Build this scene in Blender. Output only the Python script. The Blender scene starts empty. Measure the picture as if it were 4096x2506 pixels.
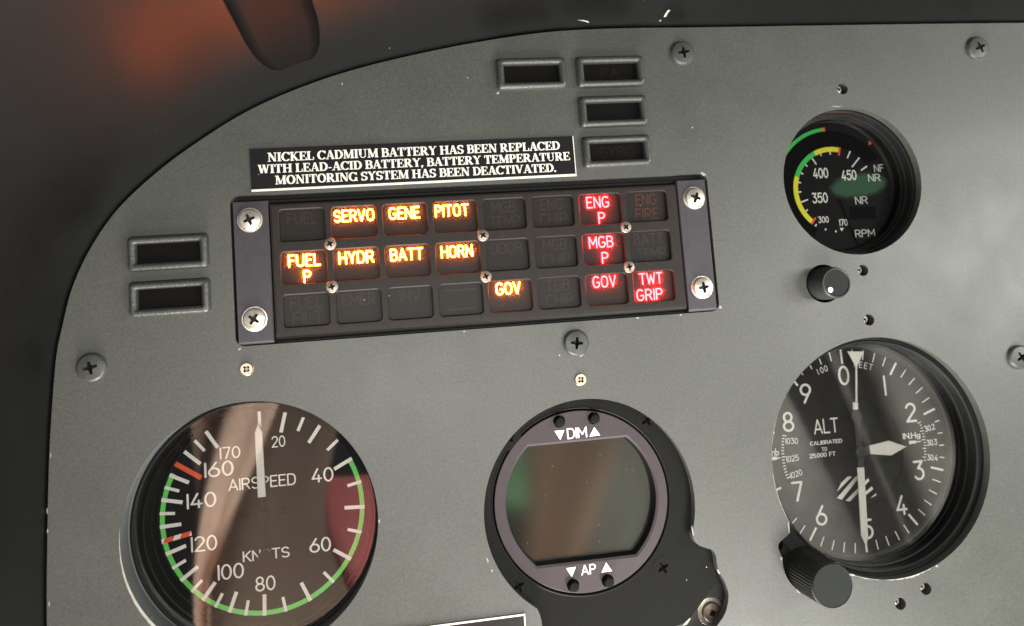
# Close-up of a helicopter instrument panel.  1 unit = 1 cm.
# Panel coordinates: x right, y up, z out of the panel towards the viewer.
# World: (x, -z, y); every top-level object is turned +90 deg about X so its mesh keeps panel coordinates.
import bpy, math, random
from math import sin, cos, pi, radians, hypot, atan2, sqrt
from mathutils import Matrix, Vector
from mathutils.geometry import delaunay_2d_cdt

random.seed(7)
S = bpy.context.scene
COL = S.collection
S.unit_settings.system = 'METRIC'
S.unit_settings.scale_length = 0.01
M90 = Matrix.Rotation(pi / 2, 4, 'X')


def W(p):
    return Vector((p[0], -p[2], p[1]))


# ------------------------------------------------------------------ camera
CAM_H = 23.0
FPX, U0, V0 = 2698.95, 1895.29, 1012.25
RCAM = Matrix(((0.9902946943, 0.0596515481, -0.1255313158),
               (-0.0695154054, 0.9947030594, -0.0757194302),
               (0.1203496026, 0.0837109103, 0.9891958637)))
cd = bpy.data.cameras.new('camera')
cam = bpy.data.objects.new('camera', cd)
COL.objects.link(cam)
cam.matrix_world = Matrix.Translation(W((0, 0, CAM_H))) @ (M90 @ RCAM.to_4x4())
cd.sensor_fit = 'HORIZONTAL'
cd.sensor_width = 36.0
cd.lens = 36.0 * FPX / 4096
cd.shift_x = (2048 - U0) / 4096
cd.shift_y = -(1253 - V0) / 4096
cd.clip_start = 0.5
cd.clip_end = 600
cd.dof.use_dof = True
cd.dof.focus_distance = 23.4
cd.dof.aperture_fstop = 0.075
S.camera = cam

# ------------------------------------------------------------------ world, lamps, exposure
wd = bpy.data.worlds.new('World')
S.world = wd
wd.use_nodes = True
wd.node_tree.nodes['Background'].inputs[0].default_value = (0.95, 0.93, 0.88, 1)
wd.node_tree.nodes['Background'].inputs[1].default_value = 0.05


def area(name, loc, target, size, power, color, sy=None):
    l = bpy.data.lights.new(name, 'AREA')
    l.energy = power
    l.color = color
    l.shape = 'RECTANGLE'
    l.size = size
    l.size_y = sy or size
    o = bpy.data.objects.new(name, l)
    COL.objects.link(o)
    o.location = W(loc)
    d = W(target) - W(loc)
    o.rotation_euler = d.to_track_quat('-Z', 'Y').to_euler()
    return o


area('window_light', (52, 2, 24), (10, -2, 0), 14, 15000, (1.0, 1.0, 0.945))
area('lower_fill', (22, -31, 24), (9, -4, 0), 12, 23000, (1.0, 1.0, 0.945))  # added fill, brightens the panel from below
area('front_fill', (2, -4.2, 29), (2, -2.5, 0), 26, 9500, (1.0, 0.995, 0.95), 1.6)  # added strip behind the camera, reaches into the recessed dials
area('side_fill', (34, -1.2, 27), (17, -2, 0), 11, 5600, (1.0, 1.0, 0.96), 2.6)
area('reflection_fill', (-2, -52, 10), (6, -10, 34), 26, 130000, (1.0, 0.96, 0.90))  # added lamp, lights the sheets that the dial glass mirrors
area('green_window', (41.6, 8.1, 30), (17, 3.5, -1), 4.2, 19, (0.42, 1.0, 0.52), 2.0).data.shape = 'ELLIPSE'
S.view_settings.view_transform = 'Standard'
S.view_settings.look = 'None'
S.view_settings.exposure = 0
S.view_settings.gamma = 1
S.view_settings.use_curve_mapping = False


# ------------------------------------------------------------------ materials
def mat(name, base, rough=0.5, metal=0.0, spec=0.5, speck=None, bump=None, emis=None, specks=None, coat=0):
    m = bpy.data.materials.new(name)
    m.use_nodes = True
    nt = m.node_tree
    b = nt.nodes['Principled BSDF']
    b.inputs['Base Color'].default_value = (*base, 1)
    b.inputs['Roughness'].default_value = rough
    b.inputs['Metallic'].default_value = metal
    b.inputs['Specular IOR Level'].default_value = spec
    b.inputs['Coat Weight'].default_value = coat
    tc = nt.nodes.new('ShaderNodeTexCoord')
    col_out = None
    if speck:                                   # speck = list of (scale, low, high): grain of the paint
        prev = None
        for sc, lo, hi in speck:
            n = nt.nodes.new('ShaderNodeTexNoise')
            n.inputs['Scale'].default_value = sc
            n.inputs['Detail'].default_value = 2.5
            n.inputs['Roughness'].default_value = 0.6
            nt.links.new(tc.outputs['Object'], n.inputs['Vector'])
            r = nt.nodes.new('ShaderNodeMapRange')
            r.inputs['From Min'].default_value = 0.3
            r.inputs['From Max'].default_value = 0.7
            r.inputs['To Min'].default_value = lo
            r.inputs['To Max'].default_value = hi
            nt.links.new(n.outputs['Fac'], r.inputs['Value'])
            if prev is None:
                prev = r.outputs[0]
            else:
                k = nt.nodes.new('ShaderNodeMath')
                k.operation = 'MULTIPLY'
                nt.links.new(prev, k.inputs[0])
                nt.links.new(r.outputs[0], k.inputs[1])
                prev = k.outputs[0]
        mx = nt.nodes.new('ShaderNodeVectorMath')
        mx.operation = 'SCALE'
        mx.inputs[0].default_value = base
        nt.links.new(prev, mx.inputs['Scale'])
        col_out = mx.outputs[0]
    if specks:                                  # specks = (cells per cm, share of cells with dust, radius, colour)
        sc, share, rad, dcol = specks
        v = nt.nodes.new('ShaderNodeTexVoronoi')
        v.inputs['Scale'].default_value = sc
        nt.links.new(tc.outputs['Object'], v.inputs['Vector'])
        lt = nt.nodes.new('ShaderNodeMath')
        lt.operation = 'LESS_THAN'
        lt.inputs[1].default_value = rad
        nt.links.new(v.outputs['Distance'], lt.inputs[0])
        sp = nt.nodes.new('ShaderNodeSeparateColor')
        nt.links.new(v.outputs['Color'], sp.inputs[0])
        l2 = nt.nodes.new('ShaderNodeMath')
        l2.operation = 'LESS_THAN'
        l2.inputs[1].default_value = share
        nt.links.new(sp.outputs[0], l2.inputs[0])
        mu = nt.nodes.new('ShaderNodeMath')
        mu.operation = 'MULTIPLY'
        nt.links.new(lt.outputs[0], mu.inputs[0])
        nt.links.new(l2.outputs[0], mu.inputs[1])
        mix = nt.nodes.new('ShaderNodeMix')
        mix.data_type = 'RGBA'
        nt.links.new(mu.outputs[0], mix.inputs[0])
        if col_out:
            nt.links.new(col_out, mix.inputs[6])
        else:
            mix.inputs[6].default_value = (*base, 1)
        mix.inputs[7].default_value = (*dcol, 1)
        col_out = mix.outputs[2]
    if col_out:
        nt.links.new(col_out, b.inputs['Base Color'])
    if name == 'panel_paint':                   # handled and rubbed: uneven sheen
        n = nt.nodes.new('ShaderNodeTexNoise')
        n.inputs['Scale'].default_value = 0.5
        n.inputs['Detail'].default_value = 6
        nt.links.new(tc.outputs['Object'], n.inputs['Vector'])
        r = nt.nodes.new('ShaderNodeMapRange')
        r.inputs['From Min'].default_value = 0.3
        r.inputs['From Max'].default_value = 0.7
        r.inputs['To Min'].default_value = rough - 0.045
        r.inputs['To Max'].default_value = rough + 0.045
        nt.links.new(n.outputs['Fac'], r.inputs['Value'])
        nt.links.new(r.outputs[0], b.inputs['Roughness'])
    if bump:                                    # bump = (scale, strength, distance)
        n = nt.nodes.new('ShaderNodeTexNoise')
        n.inputs['Scale'].default_value = bump[0]
        n.inputs['Detail'].default_value = 3
        nt.links.new(tc.outputs['Object'], n.inputs['Vector'])
        bp = nt.nodes.new('ShaderNodeBump')
        bp.inputs['Strength'].default_value = bump[1]
        bp.inputs['Distance'].default_value = bump[2]
        nt.links.new(n.outputs['Fac'], bp.inputs['Height'])
        nt.links.new(bp.outputs[0], b.inputs['Normal'])
    if emis:
        b.inputs['Emission Color'].default_value = (*emis[0], 1)
        b.inputs['Emission Strength'].default_value = emis[1]
    return m


def diffuser(name, share):
    """thin clear plastic that scatters a little of the caption light"""
    m = bpy.data.materials.new(name)
    m.use_nodes = True
    nt = m.node_tree
    nt.nodes.clear()
    o = nt.nodes.new('ShaderNodeOutputMaterial')
    t = nt.nodes.new('ShaderNodeBsdfTransparent')
    g = nt.nodes.new('ShaderNodeBsdfTranslucent')
    g.inputs['Color'].default_value = (0.85, 0.85, 0.85, 1)
    mx = nt.nodes.new('ShaderNodeMixShader')
    mx.inputs[0].default_value = share
    nt.links.new(t.outputs[0], mx.inputs[1])
    nt.links.new(g.outputs[0], mx.inputs[2])
    nt.links.new(mx.outputs[0], o.inputs[0])
    return m


def glass(name, ior=1.5, rough=0.0, tint=(1, 1, 1)):
    m = bpy.data.materials.new(name)
    m.use_nodes = True
    nt = m.node_tree
    nt.nodes.clear()
    o = nt.nodes.new('ShaderNodeOutputMaterial')
    t = nt.nodes.new('ShaderNodeBsdfTransparent')
    t.inputs[0].default_value = (*tint, 1)
    g = nt.nodes.new('ShaderNodeBsdfGlossy')
    g.inputs['Roughness'].default_value = rough
    f = nt.nodes.new('ShaderNodeFresnel')
    f.inputs[0].default_value = ior
    mx = nt.nodes.new('ShaderNodeMixShader')
    nt.links.new(f.outputs[0], mx.inputs[0])
    nt.links.new(t.outputs[0], mx.inputs[1])
    nt.links.new(g.outputs[0], mx.inputs[2])
    nt.links.new(mx.outputs[0], o.inputs[0])
    return m


MT = dict(
    panel=mat('panel_paint', (0.040, 0.0415, 0.0365), 0.5, 0, 0.5, speck=[(11, 0.80, 1.20), (4, 0.94, 1.06), (0.25, 0.94, 1.06)],
              bump=(22, 0.25, 0.02), specks=(1.6, 0.05, 0.035, (0.5, 0.48, 0.42))),
    collar=mat('collar_paint', (0.052, 0.055, 0.055), 0.5, 0, 0.3, speck=[(18, 0.9, 1.1)], bump=(26, 0.15, 0.01)),
    chip=mat('bare_primer', (0.25, 0.245, 0.205), 0.6, speck=[(6, 0.85, 1.1)]),
    hood=mat('hood_plastic', (0.0014, 0.0014, 0.0013), 0.35, 0, 0.33, speck=[(3, 0.7, 1.3)], bump=(12, 0.03, 0.01),
             specks=(2.2, 0.06, 0.05, (0.16, 0.15, 0.14))),
    hood_band=mat('hood_band_dark', (0.002, 0.0017, 0.0015), 0.45, 0, 0.12, speck=[(3, 0.7, 1.3)], specks=(2.2, 0.06, 0.05, (0.16, 0.15, 0.14))),
    black=mat('black_enamel', (0.008, 0.008, 0.008), 0.5, 0, 0.10, speck=[(8, 0.85, 1.15)], bump=(30, 0.1, 0.01)),
    void=mat('dark_recess', (0.006, 0.006, 0.006), 0.8, 0, 0.2, speck=[(5, 0.8, 1.2)]),
    bezel=mat('bezel_crackle', (0.0070, 0.0070, 0.0064), 0.65, 0, 0.06, speck=[(14, 0.85, 1.15)], bump=(24, 0.2, 0.015),
              specks=(2.6, 0.10, 0.05, (0.45, 0.43, 0.38))),
    dial=mat('dial_black', (0.009, 0.009, 0.0095), 0.65, 0, 0.08, speck=[(20, 0.9, 1.1)]),
    dialband=mat('dial_band_black', (0.002, 0.002, 0.0025), 0.65, 0, 0.05, speck=[(20, 0.9, 1.1)]),
    white=mat('marking_white', (0.84, 0.825, 0.76), 0.6, 0, 0.3, speck=[(20, 0.94, 1.06)]),
    dim_white=mat('marking_grey_white', (0.62, 0.62, 0.58), 0.6, 0, 0.3, speck=[(20, 0.9, 1.1)]),
    pale_green=mat('marking_pale_green', (0.15, 0.66, 0.13), 0.6, 0, 0.3, speck=[(10, 0.94, 1.06)]),
    green=mat('marking_green', (0.055, 0.56, 0.10), 0.6, 0, 0.3, speck=[(10, 0.94, 1.06)]),
    yellow=mat('marking_yellow', (0.80, 0.76, 0.04), 0.6, 0, 0.3, speck=[(10, 0.94, 1.06)]),
    red=mat('marking_red', (0.82, 0.10, 0.035), 0.6, 0, 0.3, speck=[(10, 0.94, 1.06)]),
    pointer=mat('pointer_white', (0.70, 0.69, 0.63), 0.55, 0, 0.3, speck=[(10, 0.94, 1.06)]),
    pointer_grey=mat('pointer_grey', (0.03, 0.03, 0.03), 0.5, 0, 0.4, speck=[(10, 0.9, 1.1)]),
    purple=mat('anodised_purple', (0.035, 0.0255, 0.0295), 0.48, 0.1, 0.22, speck=[(3, 0.94, 1.06), (30, 0.95, 1.05)], bump=(40, 0.08, 0.01),
               specks=(3.0, 0.04, 0.05, (0.4, 0.38, 0.36))),
    strip=mat('anodised_strip', (0.034, 0.030, 0.0345), 0.46, 0.1, 0.25, speck=[(4, 0.9, 1.1), (30, 0.93, 1.07)], bump=(40, 0.1, 0.01),
              specks=(3.0, 0.03, 0.06, (0.45, 0.43, 0.40))),
    cover=mat('light_panel_cover', (0.0165, 0.0135, 0.0115), 0.48, 0, 0.13, speck=[(5, 0.88, 1.12), (26, 0.94, 1.06)], bump=(35, 0.08, 0.01),
              specks=(3.0, 0.05, 0.05, (0.32, 0.30, 0.27))),
    legend=mat('legend_plate', (0.0150, 0.0125, 0.0110), 0.42, 0, 0.12, speck=[(14, 0.92, 1.08)], bump=(30, 0.05, 0.01),
               specks=(2.4, 0.06, 0.05, (0.3, 0.28, 0.25))),
    legend_off=mat('legend_off', (0.0240, 0.0203, 0.0178), 0.42, 0, 0.12, speck=[(14, 0.92, 1.08)]),
    legend_off_red=mat('legend_off_red', (0.055, 0.021, 0.015), 0.42, 0, 0.12, speck=[(14, 0.92, 1.08)]),
    amber=mat('amber_caption', (0.3, 0.1, 0.02), 0.5, emis=((1.0, 0.15, 0.0070), 175)),
    redlit=mat('red_caption', (0.3, 0.03, 0.03), 0.5, emis=((1.0, 0.0044, 0.0052), 175)),
    steel=mat('screw_steel', (0.48, 0.45, 0.39), 0.36, 0.75, 0.5, speck=[(9, 0.75, 1.15)], bump=(18, 0.12, 0.02)),
    brass=mat('screw_brass', (0.30, 0.255, 0.19), 0.38, 0.8, 0.5, speck=[(9, 0.8, 1.1)]),
    screw_paint=mat('screw_painted', (0.036, 0.037, 0.035), 0.45, 0, 0.35, speck=[(10, 0.85, 1.15)], bump=(16, 0.25, 0.02)),
    screw_dull=mat('screw_dull', (0.20, 0.16, 0.13), 0.4, 0.7, 0.5, speck=[(10, 0.8, 1.2)]),
    recess=mat('recess_shade', (0.012, 0.010, 0.008), 0.6, 0.2, 0.4, speck=[(10, 0.8, 1.2)]),  # shade inside the screw recesses put into a darker colour, with grime
    lampframe=mat('lamp_frame', (0.032, 0.033, 0.030), 0.40, 0.1, 0.45, speck=[(16, 0.75, 1.3)], bump=(14, 0.55, 0.03)),
    lens=mat('lamp_lens', (0.0045, 0.004, 0.004), 0.55, 0, 0.05, speck=[(4, 0.9, 1.1)]),
    lens_text=mat('lamp_lens_text', (0.0085, 0.0075, 0.007), 0.55, 0, 0.05, speck=[(4, 0.9, 1.1)]),
    placard=mat('placard_black', (0.006, 0.0055, 0.006), 0.3, 0, 0.5, speck=[(4, 0.9, 1.1)], specks=(3, 0.04, 0.05, (0.2, 0.2, 0.18))),
    placard_white=mat('placard_white', (0.54, 0.53, 0.47), 0.55, speck=[(12, 0.85, 1.08)]),
    screen=mat('display_screen', (0.008, 0.009, 0.008), 0.12, 0, 1.0, specks=(4.0, 0.45, 0.05, (0.30, 0.27, 0.22))),
    knob=mat('knob_black', (0.014, 0.014, 0.014), 0.5, 0, 0.45, speck=[(10, 0.9, 1.1)]),
    knob_top=mat('knob_cap', (0.011, 0.0125, 0.0115), 0.6, 0, 0.10, speck=[(10, 0.92, 1.08)]),
    tan=mat('tan_cloth', (0.78, 0.55, 0.42), 0.9, speck=[(2, 0.9, 1.1)]),
    redcloth=mat('red_vinyl', (0.42, 0.10, 0.10), 0.8, speck=[(2, 0.9, 1.1)]),
    greencloth=mat('green_cloth', (0.25, 0.62, 0.29), 0.9, speck=[(2, 0.9, 1.1)]),
    lining=mat('cabin_lining', (0.78, 0.79, 0.72), 0.9, speck=[(0.5, 0.8, 1.2)]),
    darkcloth=mat('dark_cloth', (0.03, 0.03, 0.028), 0.9, speck=[(2, 0.9, 1.1)]),
    skin=mat('tan_skin', (0.42, 0.25, 0.15), 0.8, speck=[(2, 0.9, 1.1)]),
    grey_sheet=mat('grey_cloth', (0.34, 0.36, 0.31), 0.9, speck=[(2, 0.9, 1.1)]),
    bulkhead=mat('bulkhead_paint', (0.36, 0.36, 0.33), 0.9, speck=[(0.5, 0.8, 1.2)]),
    brown=mat('brown_cloth', (0.16, 0.105, 0.075), 0.8, speck=[(2, 0.9, 1.1)]),
)
GL = dict(airspeed=glass('airspeed_glass', 2.15, 0.035), alt=glass('altimeter_glass', 2.0, 0.045), rpm=glass('rpm_glass', 1.8, 0.03), diffuser=diffuser('caption_diffuser', 0.024))


# ------------------------------------------------------------------ stroke lettering
def A(cx, cy, rx, ry, a0, a1, n=None, p=2.0):
    n = n or max(4, int(abs(a1 - a0) / 15))
    o = []
    for i in range(n + 1):
        a = radians(a0 + (a1 - a0) * i / n)
        c, s = cos(a), sin(a)
        o.append((cx + rx * math.copysign(abs(c) ** (2 / p), c), cy + ry * math.copysign(abs(s) ** (2 / p), s)))
    return o


def sans():
    Q = 2.5
    g = {}
    g['A'] = (.68, [[(0, 0), (.34, 1), (.68, 0)], [(.12, .3), (.56, .3)]])
    g['B'] = (.58, [[(.0, 0), (0, 1), (.3, 1)] + A(.3, .765, .24, .235, 90, -90) + [(0, .53)], [(.3, .53)] + A(.31, .265, .27, .265, 90, -90) + [(0, 0)]])
    g['C'] = (.62, [A(.33, .5, .33, .5, 48, 312, p=Q)])
    g['D'] = (.6, [[(0, 0), (0, 1), (.22, 1)] + A(.24, .5, .36, .5, 90, -90, p=Q) + [(0, 0)]])
    g['E'] = (.5, [[(.5, 1), (0, 1), (0, 0), (.5, 0)], [(0, .52), (.42, .52)]])
    g['F'] = (.5, [[(.5, 1), (0, 1), (0, 0)], [(0, .52), (.42, .52)]])
    g['G'] = (.64, [A(.33, .5, .33, .5, 48, 335, p=Q) + [(.64, .45), (.38, .45)]])
    g['H'] = (.6, [[(0, 0), (0, 1)], [(.6, 0), (.6, 1)], [(0, .52), (.6, .52)]])
    g['I'] = (.0, [[(0, 0), (0, 1)]])
    g['K'] = (.58, [[(0, 0), (0, 1)], [(.55, 1), (0, .4)], [(.18, .58), (.58, 0)]])
    g['L'] = (.48, [[(0, 1), (0, 0), (.48, 0)]])
    g['M'] = (.74, [[(0, 0), (0, 1), (.37, .3), (.74, 1), (.74, 0)]])
    g['N'] = (.6, [[(0, 0), (0, 1), (.6, 0), (.6, 1)]])
    g['O'] = (.64, [A(.32, .5, .32, .5, 90, 450, p=Q)])
    g['P'] = (.56, [[(0, 0), (0, 1), (.28, 1)] + A(.29, .74, .27, .26, 90, -90) + [(0, .48)]])
    g['R'] = (.58, [[(0, 0), (0, 1), (.28, 1)] + A(.29, .74, .27, .26, 90, -90) + [(0, .48)], [(.3, .48), (.58, 0)]])
    g['S'] = (.58, [A(.29, .745, .27, .255, 25, 270) + A(.29, .245, .29, .245, 90, -150)[1:]])
    g['T'] = (.6, [[(0, 1), (.6, 1)], [(.3, 1), (.3, 0)]])
    g['U'] = (.6, [[(0, 1), (0, .32)] + A(.3, .3, .3, .3, 180, 360) + [(.6, 1)]])
    g['V'] = (.62, [[(0, 1), (.31, 0), (.62, 1)]])
    g['W'] = (.86, [[(0, 1), (.2, 0), (.43, .8), (.66, 0), (.86, 1)]])
    g['Y'] = (.6, [[(0, 1), (.3, .48), (.6, 1)], [(.3, .48), (.3, 0)]])
    g['0'] = (.54, [A(.27, .5, .27, .5, 90, 450)])
    g['1'] = (.0, [[(0, 0), (0, 1)]])
    g['2'] = (.54, [A(.27, .73, .26, .27, 165, -30) + [(0, 0), (.54, 0)]])
    g['3'] = (.54, [[(.02, 1), (.5, 1), (.24, .62)] + A(.26, .31, .27, .31, 85, -150)])
    g['4'] = (.56, [[(.34, 1), (0, .26), (.56, .26)], [(.4, .5), (.4, 0)]])
    g['5'] = (.54, [[(.5, 1), (.08, 1), (.04, .56)] + A(.26, .33, .28, .33, 120, -150)])
    g['6'] = (.56, [[(.4, 1), (.06, .44)], A(.28, .29, .28, .29, 90, 450)])
    g['7'] = (.52, [[(0, 1), (.52, 1), (.2, 0)]])
    g['8'] = (.54, [A(.27, .755, .22, .245, -90, 270), A(.27, .255, .27, .255, 90, 450)])
    g['9'] = (.56, [[(.16, 0), (.5, .56)], A(.28, .71, .28, .29, 90, 450)])
    g['.'] = (.0, [[(0, 0), (0.001, 0.02)]])
    g['-'] = (.3, [[(0, .45), (.3, .45)]])
    g['n'] = (.42, [[(0, 0), (0, .62)], [(0, .36)] + A(.21, .4, .21, .22, 170, 0) + [(.42, 0)]])
    g['b'] = (.44, [[(0, 0), (0, 1)], A(.22, .28, .22, .28, 90, 450)])
    g['g'] = (.44, [A(.22, .34, .22, .26, 90, 450), [(.44, .6), (.44, -.05)] + A(.22, -.05, .22, .2, 0, -160)])
    g[' '] = (.3, [])
    return g


def serif():
    """(width, strokes [(points, weight)], horizontal slabs (x, y, half), vertical ticks (x, y0, y1)); T thick, t thin, c by direction"""
    T, t = .205, .085
    g = {}
    g['A'] = (.74, [([(.1, 0), (.36, 1)], t), ([(.36, 1), (.62, 0)], T), ([(.18, .32), (.55, .32)], t)], [(.1, 0, .13), (.63, 0, .18)], [])
    g['B'] = (.66, [([(.16, 0), (.16, 1)], T), ([(.1, .96), (.34, .96)] + A(.34, .74, .2, .22, 90, -90) + [(.16, .52)], 'c'), ([(.3, .52)] + A(.36, .28, .23, .24, 90, -90) + [(.1, .04)], 'c')], [(.12, 0, .12), (.12, 1, .12)], [])
    g['C'] = (.72, [(A(.4, .5, .32, .47, 38, 318), 'c')], [], [(.68, .68, .98)])
    g['D'] = (.74, [([(.16, 0), (.16, 1)], T), ([(.1, .96), (.3, .96)] + A(.32, .5, .33, .46, 90, -90) + [(.1, .04)], 'c')], [(.12, 0, .12), (.12, 1, .12)], [])
    g['E'] = (.64, [([(.16, 0), (.16, 1)], T), ([(.1, .96), (.56, .96)], t), ([(.16, .51), (.42, .51)], t), ([(.1, .04), (.58, .04)], t)], [(.12, 0, .12), (.12, 1, .12)], [(.56, .74, .98), (.43, .38, .64), (.6, .02, .3)])
    g['G'] = (.78, [(A(.4, .5, .32, .47, 38, 320), 'c'), ([(.64, .08), (.64, .42)], T)], [(.62, .43, .17)], [(.68, .68, .98)])
    g['H'] = (.82, [([(.17, 0), (.17, 1)], T), ([(.65, 0), (.65, 1)], T), ([(.17, .52), (.65, .52)], t)], [(.17, 0, .17), (.17, 1, .17), (.65, 0, .17), (.65, 1, .17)], [])
    g['I'] = (.36, [([(.18, 0), (.18, 1)], T)], [(.18, 0, .17), (.18, 1, .17)], [])
    g['K'] = (.78, [([(.17, 0), (.17, 1)], T), ([(.62, 1), (.2, .44)], t), ([(.3, .56), (.64, 0)], T)], [(.17, 0, .17), (.17, 1, .17), (.62, 1, .14), (.66, 0, .15)], [])
    g['L'] = (.64, [([(.17, 0), (.17, 1)], T), ([(.1, .04), (.56, .04)], t)], [(.15, 0, .15), (.17, 1, .17)], [(.58, .02, .34)])
    g['M'] = (.96, [([(.14, 0), (.14, 1)], t), ([(.18, 1), (.47, .05)], T), ([(.47, .05), (.77, 1)], t), ([(.8, 0), (.8, 1)], T)], [(.14, 0, .13), (.14, 1, .14), (.8, 0, .16), (.82, 1, .14)], [])
    g['N'] = (.8, [([(.14, 0), (.14, 1)], t), ([(.16, .98), (.64, .02)], T), ([(.66, 0), (.66, 1)], t)], [(.14, 0, .13), (.12, 1, .12), (.66, 1, .13)], [])
    g['O'] = (.78, [(A(.39, .5, .3, .47, 90, 450), 'c')], [], [])
    g['P'] = (.64, [([(.16, 0), (.16, 1)], T), ([(.1, .96), (.32, .96)] + A(.34, .71, .2, .25, 90, -90) + [(.16, .46)], 'c')], [(.16, 0, .16), (.12, 1, .12)], [])
    g['R'] = (.76, [([(.16, 0), (.16, 1)], T), ([(.1, .96), (.32, .96)] + A(.34, .73, .2, .23, 90, -90) + [(.16, .5)], 'c'), ([(.36, .5), (.64, 0)], T)], [(.16, 0, .16), (.12, 1, .12), (.66, 0, .13)], [])
    g['S'] = (.6, [(A(.3, .73, .2, .24, 30, 240) + A(.28, .27, .22, .24, 60, -150), 'c')], [], [(.52, .7, .98), (.07, .02, .3)])
    g['T'] = (.68, [([(.34, 0), (.34, 1)], T), ([(.06, .96), (.62, .96)], t)], [(.34, 0, .17)], [(.06, .7, .98), (.62, .7, .98)])
    g['U'] = (.78, [([(.17, 1), (.17, .3)], T), (A(.39, .28, .22, .25, 190, 350), t), ([(.61, .3), (.61, 1)], t)], [(.17, 1, .17), (.61, 1, .13)], [])
    g['V'] = (.74, [([(.13, 1), (.37, .03)], T), ([(.37, .03), (.63, 1)], t)], [(.13, 1, .15), (.63, 1, .12)], [])
    g['W'] = (1.02, [([(.13, 1), (.32, .03)], T), ([(.32, .03), (.52, .9)], t), ([(.5, 1), (.7, .03)], T), ([(.7, .03), (.9, 1)], t)], [(.13, 1, .14), (.48, 1, .12), (.9, 1, .12)], [])
    g['Y'] = (.72, [([(.12, 1), (.36, .5)], T), ([(.36, .5), (.62, 1)], t), ([(.36, .5), (.36, 0)], T)], [(.12, 1, .14), (.62, 1, .12), (.36, 0, .16)], [])
    g[','] = (.24, [([(.11, .06), (.12, .07)], .2), ([(.13, .05), (.07, -.17)], t)], [], [])
    g['.'] = (.24, [([(.11, .07), (.12, .08)], .2)], [], [])
    g['-'] = (.36, [([(.04, .34), (.32, .34)], .12)], [], [])
    g[' '] = (.26, [], [], [])
    return g


SANS, SERIF = sans(), serif()
_gc = {}


def circ(cx, cy, r, n, a0=0.0):
    return [(cx + r * cos(a0 + 2 * pi * i / n), cy + r * sin(a0 + 2 * pi * i / n)) for i in range(n)]


def union(polys, holes=(), eps=1e-6, extra=()):
    """triangles of the union of closed polygons minus the holes: (points, triangles)"""
    v, f = [], []
    for p in list(polys) + list(holes):
        i = len(v)
        if sum(p[k - 1][0] * p[k][1] - p[k][0] * p[k - 1][1] for k in range(len(p))) < 0:
            p = p[::-1]
        v += [Vector((a, b)) for a, b in p]
        f.append(list(range(i, i + len(p))))
    v += [Vector(p) for p in extra]
    ov, oe, of, _, _, oof = delaunay_2d_cdt(v, [], f, 1, eps)
    npoly = len(polys)
    tri = [tuple(t) for t, src in zip(of, oof) if src and any(s < npoly for s in src) and not any(s >= npoly for s in src)]
    return [(p.x, p.y) for p in ov], tri


def ribbon(pts, w, caps, out):
    for (x0, y0), (x1, y1) in zip(pts, pts[1:]):
        d = hypot(x1 - x0, y1 - y0)
        if d < 1e-9:
            continue
        ww = w if not callable(w) else w((x1 - x0) / d, (y1 - y0) / d)
        nx, ny = -(y1 - y0) / d * ww / 2, (x1 - x0) / d * ww / 2
        out.append([(x0 + nx, y0 + ny), (x0 - nx, y0 - ny), (x1 - nx, y1 - ny), (x1 + nx, y1 + ny)])
    if caps:
        k = 0
        for x, y in pts:
            k += 1
            ww = w if not callable(w) else .09
            out.append(circ(x, y, ww / 2 * .999, 10, .13 + .02 * k))


def glyph(ch, font, sw):
    key = (ch, font, sw)
    if key in _gc:
        return _gc[key]
    polys = []
    if font == 'sans':
        wd_, strokes = SANS[ch]
        for s in strokes:
            ribbon(s, sw, True, polys)
    else:
        wd_, strokes, slabs, ticks = SERIF[ch]
        for pts, w in strokes:
            if w == 'c':
                ribbon(pts, lambda dx, dy: .085 + .125 * abs(dy) ** 1.3, True, polys)
            else:
                ribbon(pts, w, len(pts) > 2 or abs(pts[0][0] - pts[1][0]) < .02 and abs(pts[0][1] - pts[1][1]) < .02, polys)
        for x, y, h in slabs:
            yy = .001 if y < .5 else .999
            polys.append([(x - h, yy), (x + h, yy), (x + h, yy + (.085 if y < .5 else -.085)), (x - h, yy + (.085 if y < .5 else -.085))][::(1 if y < .5 else -1)])
        for x, y0, y1 in ticks:
            polys.append([(x - .045, y0), (x + .045, y0), (x + .045, y1), (x - .045, y1)])
    r = (wd_, union(polys) if polys else ([], []))
    _gc[key] = r
    return r


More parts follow.
